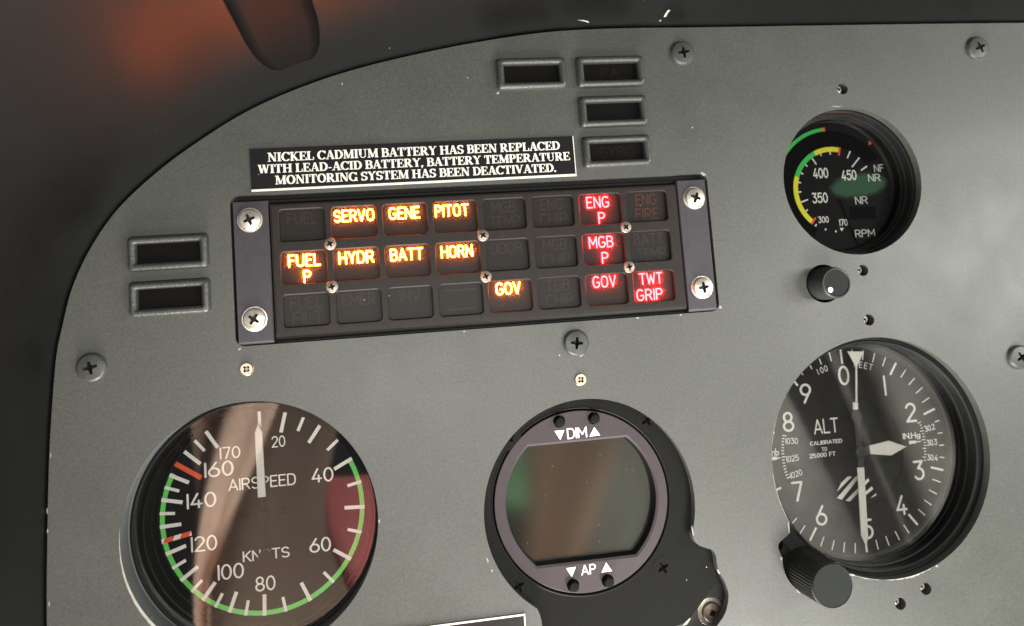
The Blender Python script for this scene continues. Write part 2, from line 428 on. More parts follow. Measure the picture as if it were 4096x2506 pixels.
# ------------------------------------------------------------------ mesh builder
class MB:
    def __init__(s):
        s.v, s.f, s.m, s.s = [], [], [], []

    def face(s, idx, m=0, sm=False):
        s.f.append(tuple(idx)); s.m.append(m); s.s.append(sm)

    def pts(s, ps):
        i = len(s.v)
        s.v += [tuple(p) for p in ps]
        return list(range(i, i + len(ps)))

    def loft(s, loops, m=0, sm=True, c0=False, c1=False, closed=True):
        ids = [s.pts(l) for l in loops]
        n = len(loops[0])
        for a, b in zip(ids, ids[1:]):
            for i in range(n if closed else n - 1):
                j = (i + 1) % n
                s.face((a[i], a[j], b[j], b[i]), m, sm)
        if c0:
            s.face(s.pts(loops[0])[::-1], m)
        if c1:
            s.face(s.pts(loops[-1]), m)

    def lathe(s, prof, c=(0, 0), n=96, m=0, groups=False):
        """prof: list of (r, z); each segment is its own band unless groups (list of smooth runs)"""
        runs = prof if groups else [[a, b] for a, b in zip(prof, prof[1:])]
        for run in runs:
            s.loft([[(c[0] + r * cos(2 * pi * i / n), c[1] + r * sin(2 * pi * i / n), z) for i in range(n)] for r, z in run], m, True)

    def disc(s, r, z, c=(0, 0), n=96, m=0):
        s.face(s.pts([(x, y, z) for x, y in circ(c[0], c[1], r, n)]), m)

    def poly(s, p, z, m=0):
        a = sum(p[i - 1][0] * p[i][1] - p[i][0] * p[i - 1][1] for i in range(len(p)))
        if a < 0:
            p = p[::-1]
        s.face(s.pts([(x, y, z) for x, y in p]), m)

    def plate(s, outers, holes, zt, zb, m=0, mw=None, smw=True):
        v, tri = union(outers, holes, 1e-5)
        ids = s.pts([(x, y, zt) for x, y in v])
        cnt = {}
        for t in tri:
            s.face([ids[i] for i in t], m)
            for a, b in zip(t, t[1:] + t[:1]):
                cnt[(a, b)] = 1
        up, dn = {}, {}
        if zb is None:
            return
        for a, b in cnt:
            if (b, a) in cnt:
                continue
            for k in (a, b):
                if k not in up:
                    up[k] = s.pts([(*v[k], zt)])[0]
                    dn[k] = s.pts([(*v[k], zb)])[0]
            s.face((up[a], dn[a], dn[b], up[b]), m if mw is None else mw, smw)

    def prism(s, p, z0, z1, m=0, bev=0.0):
        """polygon block with a small chamfer at the top"""
        a = sum(p[i - 1][0] * p[i][1] - p[i][0] * p[i - 1][1] for i in range(len(p)))
        if a < 0:
            p = p[::-1]
        lo = [[(x, y, z0) for x, y in p]]
        if bev:
            q = inset(p, bev)
            s.loft([lo[0], [(x, y, z1 - bev) for x, y in p]], m, False)
            s.loft([[(x, y, z1 - bev) for x, y in p], [(x, y, z1) for x, y in q]], m, False)
            s.face(s.pts([(x, y, z1) for x, y in q]), m)
        else:
            s.loft([lo[0], [(x, y, z1) for x, y in p]], m, False)
            s.face(s.pts([(x, y, z1) for x, y in p]), m)

    def text(s, t, x, y, h, z, m=0, width=None, rot=0.0, font='sans', sw=.14, sp=.2, thick=0.0, align='c'):
        pos, cur, ws = [], 0.0, []
        for ch in t:
            w, g = glyph(ch, font, sw)
            pos.append((cur, g))
            cur += w + sp
        tot = cur - sp
        pad = sw / 2 if font == 'sans' else 0
        kx = h if width is None else (width - 2 * pad * h * 0) / max(tot + 2 * pad, .01)
        if width is not None:
            kx = width / max(tot + 2 * pad, .01)
        ca, sa = cos(radians(rot)), sin(radians(rot))
        off = {'c': -tot / 2, 'l': 0, 'r': -tot}[align]
        for px, (v, tri) in pos:
            if not tri:
                continue
            P = []
            for gx, gy in v:
                lx, ly = (gx + px + off) * kx, (gy - .5) * h
                P.append((x + lx * ca - ly * sa, y + lx * sa + ly * ca))
            ids = s.pts([(a, b, z + thick) for a, b in P])
            e = set()
            for tr in tri:
                s.face([ids[i] for i in tr], m)
                for a, b in zip(tr, tr[1:] + tr[:1]):
                    e.add((a, b))
            if thick:
                for a, b in e:
                    if (b, a) not in e:
                        q = s.pts([(*P[a], z + thick), (*P[a], z), (*P[b], z), (*P[b], z + thick)])
                        s.face(q, m)

    def arc(s, r0, r1, a0, a1, z, m=0, c=(0, 0)):
        """flat band; angles in degrees clockwise from 12 o'clock"""
        n = max(2, int(abs(a1 - a0) / 3))
        i0 = None
        for i in range(n + 1):
            a = radians(a0 + (a1 - a0) * i / n)
            q = s.pts([(c[0] + r0 * sin(a), c[1] + r0 * cos(a), z), (c[0] + r1 * sin(a), c[1] + r1 * cos(a), z)])
            if i0:
                s.face((i0[0], q[0], q[1], i0[1]), m)
            i0 = q

    def tick(s, r0, r1, a, w, z, m=0, c=(0, 0)):
        a = radians(a)
        dx, dy = sin(a), cos(a)
        px, py = dy * w / 2, -dx * w / 2
        s.poly([(c[0] + r0 * dx + px, c[1] + r0 * dy + py), (c[0] + r1 * dx + px, c[1] + r1 * dy + py),
                (c[0] + r1 * dx - px, c[1] + r1 * dy - py), (c[0] + r0 * dx - px, c[1] + r0 * dy - py)], z, m)

    def screw(s, c, z, r, h, rot=0.0, m=0, mr=1, arm=.50, aw=.19, flat=False, n=40, shallow=False):
        """head with a cross recess"""
        rr = .84
        zf = (lambda x, y: z + h) if flat else (lambda x, y: z + h * (1 - .42 * ((x * x + y * y) / (r * r))))
        w, l = aw * r / 2 * 1.25, arm * r
        k = w * 1.25
        cr = [(l, w * .8), (k, k), (w * .8, l), (-w * .8, l), (-k, k), (-l, w * .8), (-l, -w * .8), (-k, -k), (-w * .8, -l), (w * .8, -l), (k, -k), (l, -w * .8)]
        ca, sa = cos(radians(rot)), sin(radians(rot))
        cr = [(x * ca - y * sa, x * sa + y * ca) for x, y in cr]
        v, tri = union([circ(0, 0, r * rr, n)], [cr], extra=circ(0, 0, r * .66, 24))
        ids = s.pts([(c[0] + x, c[1] + y, zf(x, y)) for x, y in v])
        for t in tri:
            s.face([ids[i] for i in t], m, not flat)
        top = [(c[0] + x, c[1] + y, zf(x, y)) for x, y in cr]
        dm, db = .34 * r, .62 * r
        if shallow:
            dm, db = h - .02, h - .005
        mid = [(c[0] + x * .75, c[1] + y * .75, z + h - dm) for x, y in cr]
        bot = [(c[0] + x * .28, c[1] + y * .28, z + h - db) for x, y in cr]
        s.loft([top, mid], mr, False)
        s.loft([mid, bot], mr, False, c1=True)
        zr = zf(r * rr, 0)
        edge = [(r * rr, zr), (r * .93, zr - (zr - z) * .25), (r * .985, zr - (zr - z) * .6), (r, z - .05)] if not flat else [(r * rr, z + h), (r, z + h), (r, z - .05)]
        s.lathe([edge] if not flat else edge, c, n, m, groups=not flat)

    def build(s, name, mats, parent=None, loc=(0, 0, 0)):
        me = bpy.data.meshes.new(name)
        me.from_pydata(s.v, [], s.f)
        for mm in mats:
            me.materials.append(MT.get(mm) or GL[mm] if isinstance(mm, str) else mm)
        me.polygons.foreach_set('material_index', s.m)
        me.polygons.foreach_set('use_smooth', s.s)
        me.update()
        o = bpy.data.objects.new(name, me)
        COL.objects.link(o)
        if parent:
            o.parent = parent
            o.location = loc
        else:
            o.location = W(loc)
            o.rotation_euler = (pi / 2, 0, 0)
        return o


def inset(p, d):
    """move a ccw outline inwards by d"""
    o, n = [], len(p)
    for i in range(n):
        a, b, c = p[i - 1], p[i], p[(i + 1) % n]
        d1 = hypot(b[0] - a[0], b[1] - a[1]) or 1
        d2 = hypot(c[0] - b[0], c[1] - b[1]) or 1
        n1 = (-(b[1] - a[1]) / d1, (b[0] - a[0]) / d1)
        n2 = (-(c[1] - b[1]) / d2, (c[0] - b[0]) / d2)
        k = 1 + n1[0] * n2[0] + n1[1] * n2[1]
        k = max(k, .4)
        o.append((b[0] + (n1[0] + n2[0]) / k * d, b[1] + (n1[1] + n2[1]) / k * d))
    return o


def rrect(w, h, r, c=(0, 0), n=6):
    o = []
    for sx, sy, a in ((1, 1, 0), (-1, 1, 90), (-1, -1, 180), (1, -1, 270)):
        for i in range(n + 1):
            t = radians(a + 90 * i / n)
            o.append((c[0] + sx * (w / 2 - r) + r * cos(t), c[1] + sy * (h / 2 - r) + r * sin(t)))
    return o


def catmull(p, k=6):
    o = []
    for i in range(len(p) - 1):
        a, b, c, d = p[max(i - 1, 0)], p[i], p[i + 1], p[min(i + 2, len(p) - 1)]
        for j in range(k):
            t = j / k
            o.append(tuple(.5 * (2 * b[q] + (c[q] - a[q]) * t + (2 * a[q] - 5 * b[q] + 4 * c[q] - d[q]) * t * t + (3 * b[q] - a[q] - 3 * c[q] + d[q]) * t ** 3) for q in (0, 1)))
    return o + [p[-1]]


def chaikin(p, k=2):
    for _ in range(k):
        q = []
        for i in range(len(p)):
            a, b = p[i], p[(i + 1) % len(p)]
            q += [(.75 * a[0] + .25 * b[0], .75 * a[1] + .25 * b[1]), (.25 * a[0] + .75 * b[0], .25 * a[1] + .75 * b[1])]
        p = q
    return p


def tag(o, label, cat=None, group=None, kind=None):
    if label:
        o['label'] = label
    if cat:
        o['category'] = cat
    if group:
        o['group'] = group
    if kind:
        o['kind'] = kind
    return o


def thing(name, loc, label, cat, group=None):
    o = bpy.data.objects.new(name, None)
    o.empty_display_size = .5
    COL.objects.link(o)
    o.location = W(loc)
    o.rotation_euler = (pi / 2, 0, 0)
    return tag(o, label, cat, group)


# ------------------------------------------------------------------ the panel
HOOD = [(-11.15, -22), (-11.14, -14), (-11.11, -8.91), (-11.05, -6.47), (-10.95, -4.05), (-10.82, -2.25), (-10.66, -.7), (-10.47, .2), (-10.15, 1.4), (-9.6, 2.6), (-8.8, 3.78),
        (-7.8, 4.77), (-6.5, 5.78), (-4.54, 7.0), (-2.5, 7.87), (-.4, 8.5), (2.2, 9.05), (4.6, 9.43), (6.6, 9.63), (9, 9.69), (12, 9.67), (16, 9.66), (21, 9.64), (26, 9.6), (36, 9.5)]
EDGE = catmull(HOOD, 6)
AS_HOLE, AS_R = (-4.857, -6.649), 4.01
AL_HOLE, AL_R = (17.306, -6.521), 4.29
RP_HOLE, RP_R = (17.366, 3.611), 2.78
RA_HOLE, RA_R = (6.339, -7.22), 3.70
ANN_C, ANN_W, ANN_H = (3.255, 1.64), 16.74, 4.98

RA_KEY = [(10.0, -7.6), (9.84, -8.2), (9.83, -8.5), (9.93, -8.79), (10.3, -8.97), (10.52, -9.04), (10.62, -9.22), (10.63, -9.6), (10.69, -9.83), (10.87, -10.19), (10.95, -10.55),
          (10.91, -10.85), (10.76, -11.22), (10.5, -11.5), (10.0, -12.0), (9.0, -13.5), (4.4, -13.5), (4.34, -10.9), (4.32, -10.55), (4.2, -10.2), (3.87, -9.84), (3.31, -9.36), (4.4, -8.4), (6.3, -7.2), (9.4, -7.3)]
AL_LOBE = (14.243, -9.8)
NOTCH = [(13.43, -8.4), (13.44, -8.69), (13.38, -8.83), (13.12, -8.99), (12.93, -9.12), (12.95, -9.37), (13.05, -9.6), (13.3, -9.9), (14.4, -9.4), (14.2, -8.2)]
SMALL_HOLES = [(17.352, 7.12), (17.345, .247), (17.36, -1.585), (18.39, -11.29), (17.33, -11.68)]

outer = inset(EDGE[::-1] + [], 0.0)
panel_out = [(x, y) for x, y in EDGE] + [(36, -22)]
panel_out = panel_out[::-1]                     # counter-clockwise
panel_out = inset(panel_out, .06)
holes = [rrect(ANN_W, ANN_H, .3, ANN_C), circ(*AS_HOLE, AS_R, 128), circ(*AL_HOLE, AL_R, 128), circ(*AL_LOBE, 1.2, 48), chaikin(NOTCH, 1),
         circ(*RP_HOLE, RP_R, 112), circ(*RA_HOLE, RA_R, 128), chaikin(RA_KEY, 2), circ(15.74, -.14, .70, 48)]
holes += [circ(x, y, .21, 28) for x, y in SMALL_HOLES]
PANEL_SCREWS = ((11.125, 8.631, .45, 8), (23.2, 8.554, .46, 22), (23.25, -3.394, .45, 30), (-9.55, -1.151, .46, 12), (6.254, -1.576, .45, -8))
FASTENERS = ((-4.80, -1.59, 45), (6.32, -2.847, 40))
holes += [circ(x, y, .3, 24) for x, y, r, ro in PANEL_SCREWS] + [circ(x, y, .14, 24) for x, y, ro in FASTENERS]

panel = thing('instrument_panel', (0, 0, 0), 'dark grey painted metal instrument panel carrying all the dials and lights', 'instrument panel')
mb = MB()
mb.plate([panel_out], holes, 0.0, -.28, 0, 0)
# chipped paint down to the pale primer on the plate's edges
rnd = random.Random(3)


def chip(cx, cy, rx, ry, rot=0):
    n = 9
    p = []
    for i in range(n):
        a = 2 * pi * i / n
        k = rnd.uniform(.65, 1.15)
        x, y = rx * k * cos(a), ry * k * sin(a)
        t = radians(rot)
        p.append((cx + x * cos(t) - y * sin(t), cy + x * sin(t) + y * cos(t)))
    mb.poly(p, .004, 1)


prevq = None
for i in range(60):                             # the long worn rim of the airspeed cut-out
    a = radians(-84 - i * 2.0)
    t = i / 59
    w = (.012 + .085 * sin(min(1, t * 1.15) * pi) ** 1.2) * rnd.uniform(.85, 1.1)
    q = mb.pts([(AS_HOLE[0] + (AS_R + .002) * sin(a), AS_HOLE[1] + (AS_R + .002) * cos(a), .004), (AS_HOLE[0] + (AS_R + w) * sin(a), AS_HOLE[1] + (AS_R + w) * cos(a), .004)])
    if prevq:
        mb.face((prevq[0], prevq[1], q[1], q[0]), 1)
    prevq = q
for a, r in ((93, .06),):
    chip(AS_HOLE[0] + (AS_R + .03) * sin(radians(a)), AS_HOLE[1] + (AS_R + .03) * cos(radians(a)), .03, r)
for x, y, rx, ry, ro in ((11.50, 4.12, .11, .07, -30), (11.66, -.73, .05, .06, 0), (2.4, -.9, .05, .03, 0), (8.55, -.88, .06, .03, 0), (10.15, -.89, .05, .03, 0), (-5.0, -.93, .06, .04, 30),
                         (4.17, 7.36, .06, .05, 0), (6.42, -2.02, .09, .045, 35), (23.45, 8.86, .14, .1, -40), (2.66, -8.5, .02, .10, 15), (2.78, -8.85, .025, .05, 0),
                         (9.86, -8.35, .025, .2, 4), (10.66, -9.8, .03, .12, 25), (13.40, -8.6, .025, .2, 0), (13.0, -9.62, .03, .07, 0), (13.5, -10.8, .1, .03, -50), (15.6, -10.48, .12, .035, -15),
                         (18.9, -10.55, .05, .04, 0), (17.0, 6.45, .2, .02, -4)):
    chip(x, y, rx, ry, ro)
for i in range(16):                             # nicks along the left edge
    y = -3.2 - i * .55 + rnd.uniform(-.2, .2)
    xx = -11.0 if y < -5 else -10.86
    if i in (1, 4, 5, 9, 14):
        chip(xx + .03, y, .014, rnd.uniform(.05, .14))


def worn(c, R, a0, a1, wmin, wmax, m):
    prev = None
    n = int(abs(a1 - a0) / 1.2)
    for i in range(n + 1):
        a = radians(a0 + (a1 - a0) * i / n)
        w = rnd.uniform(wmin, wmax) * (.25 + .75 * sin(pi * i / n))
        q = mb.pts([(c[0] + (R + .002) * sin(a), c[1] + (R + .002) * cos(a), .004), (c[0] + (R + w) * sin(a), c[1] + (R + w) * cos(a), .004)])
        if prev:
            mb.face((prev[0], prev[1], q[1], q[0]), m)
        prev = q


worn(AL_HOLE, AL_R, 160, 186, .015, .07, 1)     # ragged rubbed lip under the altimeter
worn(AL_HOLE, AL_R, 189, 202, .01, .04, 1)
worn(AL_HOLE, AL_R, -66, -80, .006, .02, 1)     # thin worn line beside the altimeter dial
worn(AL_HOLE, AL_R, -88, -118, .008, .028, 1)
mb.build('face_plate', ['panel', 'chip'], panel)

for (x, y, r, ro) in PANEL_SCREWS:
    mb = MB()
    mb.lathe([(r * 1.04, .0), (r * 1.04, .02), (r * .9, .03)], (x, y), 40, 0)
    mb.screw((x, y), .03, r, .15, ro, 0, 1, arm=.48, aw=.17)
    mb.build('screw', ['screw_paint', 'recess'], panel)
for (x, y, ro) in FASTENERS:
    mb = MB()
    mb.lathe([(.22, .003), (.2, .02)], (x, y), 30, 2)
    mb.screw((x, y), .0, .19, .06, ro, 0, 1, arm=.6, aw=.34, flat=True)
    mb.lathe([(.055, -.03), (.055, .03), (.0, .03)], (x, y), 16, 2)
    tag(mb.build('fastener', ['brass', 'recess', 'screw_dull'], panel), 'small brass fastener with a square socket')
for (x, y) in SMALL_HOLES:
    mb = MB()
    mb.lathe([(.24, -.28), (.24, -.62), (0, -.62)], (x, y), 24, 1)
    mb.screw((x - .05, y + .02), -.25, .165, .10, 25, 0, 1, arm=.5)
    mb.build('mounting_screw', ['steel', 'void'], panel)

# ------------------------------------------------------------------ glareshield
mb = MB()
loops_in, loops_out = [], []
nrm = []
for i in range(len(EDGE)):
    a, b = EDGE[max(i - 1, 0)], EDGE[min(i + 1, len(EDGE) - 1)]
    d = hypot(b[0] - a[0], b[1] - a[1])
    nrm.append((-(b[1] - a[1]) / d, (b[0] - a[0]) / d))


def hood_loop(z, off):
    return [(x + nx * off, y + ny * off, z) for (x, y), (nx, ny) in zip(EDGE, nrm)]


prof = [(-.6, .0), (.0, .0), (.25, .05), (1, .22), (2, .45), (4, .90), (6, 1.34), (8, 1.78), (10, 2.2), (12, 2.6), (13.4, 2.9)]
mb.loft([hood_loop(z, o) for z, o in prof], 0, True, closed=False)
mb.loft([hood_loop(13.4, 2.9), hood_loop(13.6, 3.15), hood_loop(13.4, 3.4)], 0, True, closed=False)
mb.loft([hood_loop(13.4, 3.4), hood_loop(-.6, .55)], 0, True, closed=False)
mb.loft([hood_loop(-.6, .55), hood_loop(-.6, .0)], 0, False, closed=False)
for k in (0, -1):
    pl = [hood_loop(z, o)[k] for z, o in prof] + [hood_loop(13.4, 3.4)[k], hood_loop(-.6, .55)[k]]
    mb.face(mb.pts(pl), 0)

def on_hood(x, z, lift=.012):
    k = min(range(len(EDGE)), key=lambda i: abs(EDGE[i][0] - x) + (9 if EDGE[i][1] < 3 else 0))
    o = next(oa + (ob - oa) * (z - za) / (zb - za) for (za, oa), (zb, ob) in zip(prof, prof[1:]) if za <= z <= zb) - lift
    return (x, EDGE[k][1] + nrm[k][1] * o, z)


for x, z, pts in ((7.35, .42, [(-.24, .10), (-.05, .02), (.1, -.03), (.26, -.12), (.2, -.02), (.02, .06)]), (10.35, .72, [(-.05, -.18), (.04, -.16), (.03, .05), (.06, .2), (-.03, .22), (-.06, .03)]),
                  (10.25, .34, [(-.03, -.03), (.04, -.02), (.03, .04), (-.02, .04)]), (9.2, 1.5, [(-.03, -.03), (.04, -.02), (.03, .04)])):
    mb.face(mb.pts([on_hood(x + a, z + b) for a, b in pts]), 1)
tag(mb.build('glareshield', ['hood', 'chip']), 'black glareshield hood curving round the top and left of the panel', 'glareshield')

# thin dark band raised along the inside of the hood
mb = MB()
sub = [i for i, p in enumerate(EDGE) if -3.6 <= p[0] <= -1.2]


def off_at(z):
    for (za, oa), (zb, ob) in zip(prof, prof[1:]):
        if za <= z <= zb:
            return oa + (ob - oa) * (z - za) / (zb - za)
    return prof[-1][1]


def band_loop(z, t, wd_=1.0):
    o = off_at(z)
    top, bot = [], []
    for k, i in enumerate(sub):
        u = k / (len(sub) - 1)
        e = t * (1 - (2 * abs(u - .5)) ** 8 * .85)
        j = (len(sub) - 1) / 2 + (k - (len(sub) - 1) / 2) * wd_ + sub[0]
        j0 = int(j)
        fr = j - j0
        x, y = [EDGE[j0][q] * (1 - fr) + EDGE[min(j0 + 1, len(EDGE) - 1)][q] * fr for q in (0, 1)]
        nx, ny = nrm[j0]
        top.append((x + nx * (o - e), y + ny * (o - e), z))
        bot.append((x + nx * (o + .02), y + ny * (o + .02), z))
    return top + bot[::-1]


mb.loft([band_loop(1.2, .0, .5), band_loop(1.4, .02, .68), band_loop(1.8, .035, .85), band_loop(2.4, .05, .96), band_loop(3, .065), band_loop(5, .11), band_loop(9, .16), band_loop(12.6, .16), band_loop(12.8, .02)], 0, True, c0=True, c1=True)
tag(mb.build('dark_hood_band', ['hood_band']), 'dark out-of-focus band along the inside of the hood, top left', 'hood_band')

# ------------------------------------------------------------------ warning light panel
AC = ANN_C
wl = thing('warning_light_panel', (AC[0], AC[1], 0), 'black warning light panel with three rows of lit amber and red captions', 'warning panel')
cx0, cy0 = AC
mb = MB()
mb.plate([rrect(ANN_W + .3, ANN_H + .3, .3)], [], -.30, -.5, 0)                                        # backing tray
mb.build('tray', ['void'], wl)
CELLX = [-2.815 + 1.7295 * i - cx0 for i in range(8)]
CELLY = [3.06 - cy0, 1.628 - cy0, .196 - cy0]
CW, CH = 1.49, 1.06
mb = MB()
x0, x1, y0, y1 = -3.84 - cx0, 10.43 - cx0, -.70 - cy0, 3.80 - cy0
win = [rrect(CW, CH, .13, (x, y)) for y in CELLY for x in CELLX]
chf = .035
winb = [rrect(CW + 2 * chf, CH + 2 * chf, .13 + chf, (x, y)) for y in CELLY for x in CELLX]
face = [(x0 + .06, y0 + .22), (x1 - .06, y0 + .22), (x1 - .06, y1 - .06), (x0 + .06, y1 - .06)]
SMS = ((-1.926, 2.355, 30), (-1.939, .912, 12), (3.28, 2.35, 52), (3.28, .922, 20), (8.425, 2.355, 40), (8.42, .93, 10))
mb.plate([face], winb + [circ(x - cx0, y - cy0, .15, 20) for x, y, ro in SMS], -.04, None, 0)
for a, b in zip(winb, win):
    mb.loft([[(x, y, -.04) for x, y in a], [(x, y, -.07) for x, y in b]], 0, True)
    mb.loft([[(x, y, -.07) for x, y in b], [(x, y, -.20) for x, y in b]], 1, True)
of = [(x0, y0), (x1, y0), (x1, y1), (x0, y1)]
mid = [(x0, y0 + .10), (x1, y0 + .10), (x1, y1), (x0, y1)]
mb.loft([[(x, y, -.04) for x, y in face], [(x, y, -.055) for x, y in mid]], 0, False)
mb.loft([[(x, y, -.055) for x, y in mid], [(x, y, -.11) for x, y in of]], 0, False)
mb.loft([[(x, y, -.11) for x, y in of], [(x, y, -.30) for x, y in of]], 0, False)
mb.build('cover_plate', ['cover', 'black'], wl)
# rim lines of the case above and below the cover
mb = MB()
ya, yb, yc = 3.86 - cy0, 3.97 - cy0, 4.05 - cy0
mb.prism([(x0 - .9, ya), (x1 + .9, ya), (x1 + .9, yb), (x0 - .9, yb)], -.3, -.14, 0, .02)
mb.prism([(x0, -.84 - cy0), (x1, -.84 - cy0), (x1, -.76 - cy0), (x0, -.76 - cy0)], -.3, -.16, 0, .02)
mb.build('case_rim', ['black'], wl)
for sx0, sx1, scr in ((-5.03, -3.89, ((-4.487, 3.294, 20), (-4.477, .012, -35))), (10.46, 11.53, ((11.05, 3.258, -22), (11.03, .03, 6)))):
    mb = MB()
    a, b, c, d = sx0 - cx0, sx1 - cx0, -.81 - cy0, 3.93 - cy0
    mb.loft([[(a, c, -.3), (b, c, -.3), (b, d, -.3), (a, d, -.3)], [(a, c, -.03), (b, c, -.03), (b, d, .0), (a, d, .0)],
             [(a + .02, c + .09, .02), (b - .02, c + .09, .02), (b - .02, d - .02, .02), (a + .02, d - .02, .02)]], 0, False, c1=True)
    st = mb.build('mounting_strip', ['strip'], wl)
    for x, y, ro in scr:
        mb = MB()
        mb.lathe([(.41, .02), (.41, .035), (.3, .04)], (x - cx0, y - cy0), 36, 0)
        mb.screw((x - cx0, y - cy0), .035, .375, .16, ro, 0, 1, arm=.52, aw=.2, shallow=True)
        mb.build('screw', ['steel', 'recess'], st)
for x, y, ro in SMS:
    mb = MB()
    mb.screw((x - cx0, y - cy0), -.05, .215, .07, ro, 0, 1, arm=.52, aw=.22)
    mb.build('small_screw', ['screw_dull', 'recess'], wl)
UP, LO = .235, -.31
CAP = [
    [('off', [('FUEL', 0, UP, 1.0)]), ('amber', [('SERVO', 0, UP, 1.36)]), ('amber', [('GENE', -.02, UP, 1.06)]), ('amber', [('PITOT', -.10, UP, 1.17)]),
     ('off', [('MGB', 0, .27, .86), ('TEMP', .02, -.25, 1.08)]), ('off', [('ENG', 0, .27, .84), ('CHIP', .02, -.25, 1.0)]), ('redlit', [('ENG', -.04, .26, .84), ('P', .06, LO, None)]), ('offred', [('ENG', .03, .27, .78), ('FIRE', .03, -.25, .88)])],
    [('amber', [('FUEL', 0, .24, 1.06), ('P', .07, LO, None)]), ('amber', [('HYDR', 0, UP, 1.18)]), ('amber', [('BATT', -.02, UP, 1.12)]), ('amber', [('HORN', -.02, UP, 1.10)]),
     ('off', [('DOOR', 0, .25, 1.12)]), ('off', [('MGB', 0, .27, .86), ('CHIP', .02, -.25, 1.0)]), ('redlit', [('MGB', -.04, .26, .90), ('P', .06, LO, None)]), ('off', [('BATT', .0, .27, 1.12), ('TEMP', .05, -.25, 1.08)])],
    [('off', [('FUEL', 0, .25, 1.06), ('FILT', .02, -.25, 1.0)]), ('off', [('EMER', 0, .25, 1.12)]), ('off', [('INV', 0, .25, .72)]), ('bars', []),
     ('amber', [('GOV', -.05, .27, .88)]), ('off', [('TGB', 0, .27, .86), ('CHIP', .02, -.25, 1.0)]), ('redlit', [('GOV', -.04, .28, .86)]), ('redlit', [('TWT', -.05, .28, .86), ('GRIP', -.15, LO + .02, .98)])],
]
for r in range(3):
    for c in range(8):
        kind, lines = CAP[r][c]
        mb = MB()
        mb.plate([rrect(CW, CH, .13, (CELLX[c], CELLY[r]))], [], -.19, None, 0)
        lg = mb.build('legend', ['legend'], wl)
        mb = MB()
        lit = kind in ('amber', 'redlit')
        for t, dx, dy, w in lines:
            mb.text(t, CELLX[c] + dx, CELLY[r] + dy, .37, -.186, 0, w, sw=.13 if lit else .13, sp=.24, thick=.012 if lit else .0)
        if kind == 'bars':
            for dy in (.33, -.33):
                mb.poly([(CELLX[c] - .53, CELLY[r] + dy - .03), (CELLX[c] + .55, CELLY[r] + dy - .03), (CELLX[c] + .55, CELLY[r] + dy + .03), (CELLX[c] - .53, CELLY[r] + dy + .03)], -.186, 0)
        mname = {'off': 'legend_off', 'offred': 'legend_off_red', 'bars': 'legend_off', 'amber': 'amber', 'redlit': 'redlit'}[kind]
        mb.build('caption', [mname], lg)
        if lit:
            mb = MB()
            mb.poly(rrect(CW - .004, CH - .004, .13, (CELLX[c], CELLY[r])), -.075, 0)
            mb.build('clear_cover', ['diffuser'], lg)
        words = ' '.join(t for t, *_ in lines)
        if kind == 'amber':
            tag(lg, 'lit amber caption reading ' + words)
        elif kind == 'redlit':
            tag(lg, 'lit red caption reading ' + words)
        elif kind == 'bars':
            tag(lg, 'unlit caption with two plain bars')
        else:
            tag(lg, 'unlit dark caption reading ' + words)

# ------------------------------------------------------------------ placards
pw = [(-4.39, 4.235), (6.765, 4.255), (6.76, 5.70), (-4.40, 5.69)]
pc = (1.185, 4.97)
mb = MB()
q = [(x - pc[0], y - pc[1]) for x, y in pw]
mb.prism(q, .0, .035, 0)
mb.poly([q[0], q[1], (q[1][0], q[1][1] + .085), (q[0][0], q[0][1] + .075)], .039, 1)
mb.poly([(q[1][0] - .03, q[1][1] + .09), (q[1][0], q[1][1] + .09), q[2], (q[2][0] - .03, q[2][1])], .039, 1)
for t, xl, xr, yb, yt in (('NICKEL CADMIUM BATTERY HAS BEEN REPLACED', -3.82, 6.24, 5.232, 5.535), ('WITH LEAD-ACID BATTERY, BATTERY TEMPERATURE', -4.15, 6.575, 4.841, 5.135), ('MONITORING SYSTEM HAS BEEN DEACTIVATED.', -3.61, 6.05, 4.448, 4.745)):
    mb.text(t, (xl + xr) / 2 - pc[0], (yb + yt) / 2 - pc[1], yt - yb, .039, 1, xr - xl, font='serif', sp=.02)
tag(mb.build('warning_placard', ['placard', 'placard_white'], loc=(pc[0], pc[1], .004)), 'black placard with three lines of white capitals about the replaced battery', 'placard')
mb = MB()
q = [(-3.5, -.86), (1.78, -.86), (1.78, .86), (-3.5, .86)]
mb.prism(q, 0, .035, 0)
for a in ([(-3.5, .80), (1.78, .80), (1.78, .86), (-3.5, .86)], [(1.735, -.86), (1.78, -.86), (1.78, .795), (1.735, .795)]):
    mb.poly(a, .039, 1)
mb.poly(circ(.08, .46, .19, 28), .039, 1)
tag(mb.build('lower_placard', ['placard', 'placard_white'], loc=(2.0, -11.2, .004)), 'black placard with a cream border cut off by the bottom of the photo', 'placard')
bpy.data.objects['lower_placard'].name = 'bordered_placard'


# ------------------------------------------------------------------ small indicator lights
def indicator(cx, cy, text, label):
    t = thing('indicator_light', (cx, cy, 0), label, 'indicator light', 'small rectangular indicator lights')
    mb = MB()
    R = []
    for w, h, r, z in ((2.50, 1.13, .14, 0), (2.50, 1.13, .14, .12), (2.44, 1.07, .13, .20), (2.34, .97, .12, .245), (2.22, .85, .10, .255), (2.10, .74, .07, .235), (2.02, .67, .05, .19), (1.97, .62, .04, .12), (1.97, .62, .04, -.02)):
        R.append([(x, y, z) for x, y in rrect(w, h, r)])
    mb.loft(R, 0, True)
    mb.build('frame', ['lampframe'], t)
    mb = MB()
    mb.poly(rrect(1.97, .62, .04), .03, 0)
    if text:
        mb.text(text, 0, 0, .34, .034, 1, .30 * len(text) + .05, sw=.13)
    mb.build('lens', ['lens', 'lens_text'], t)


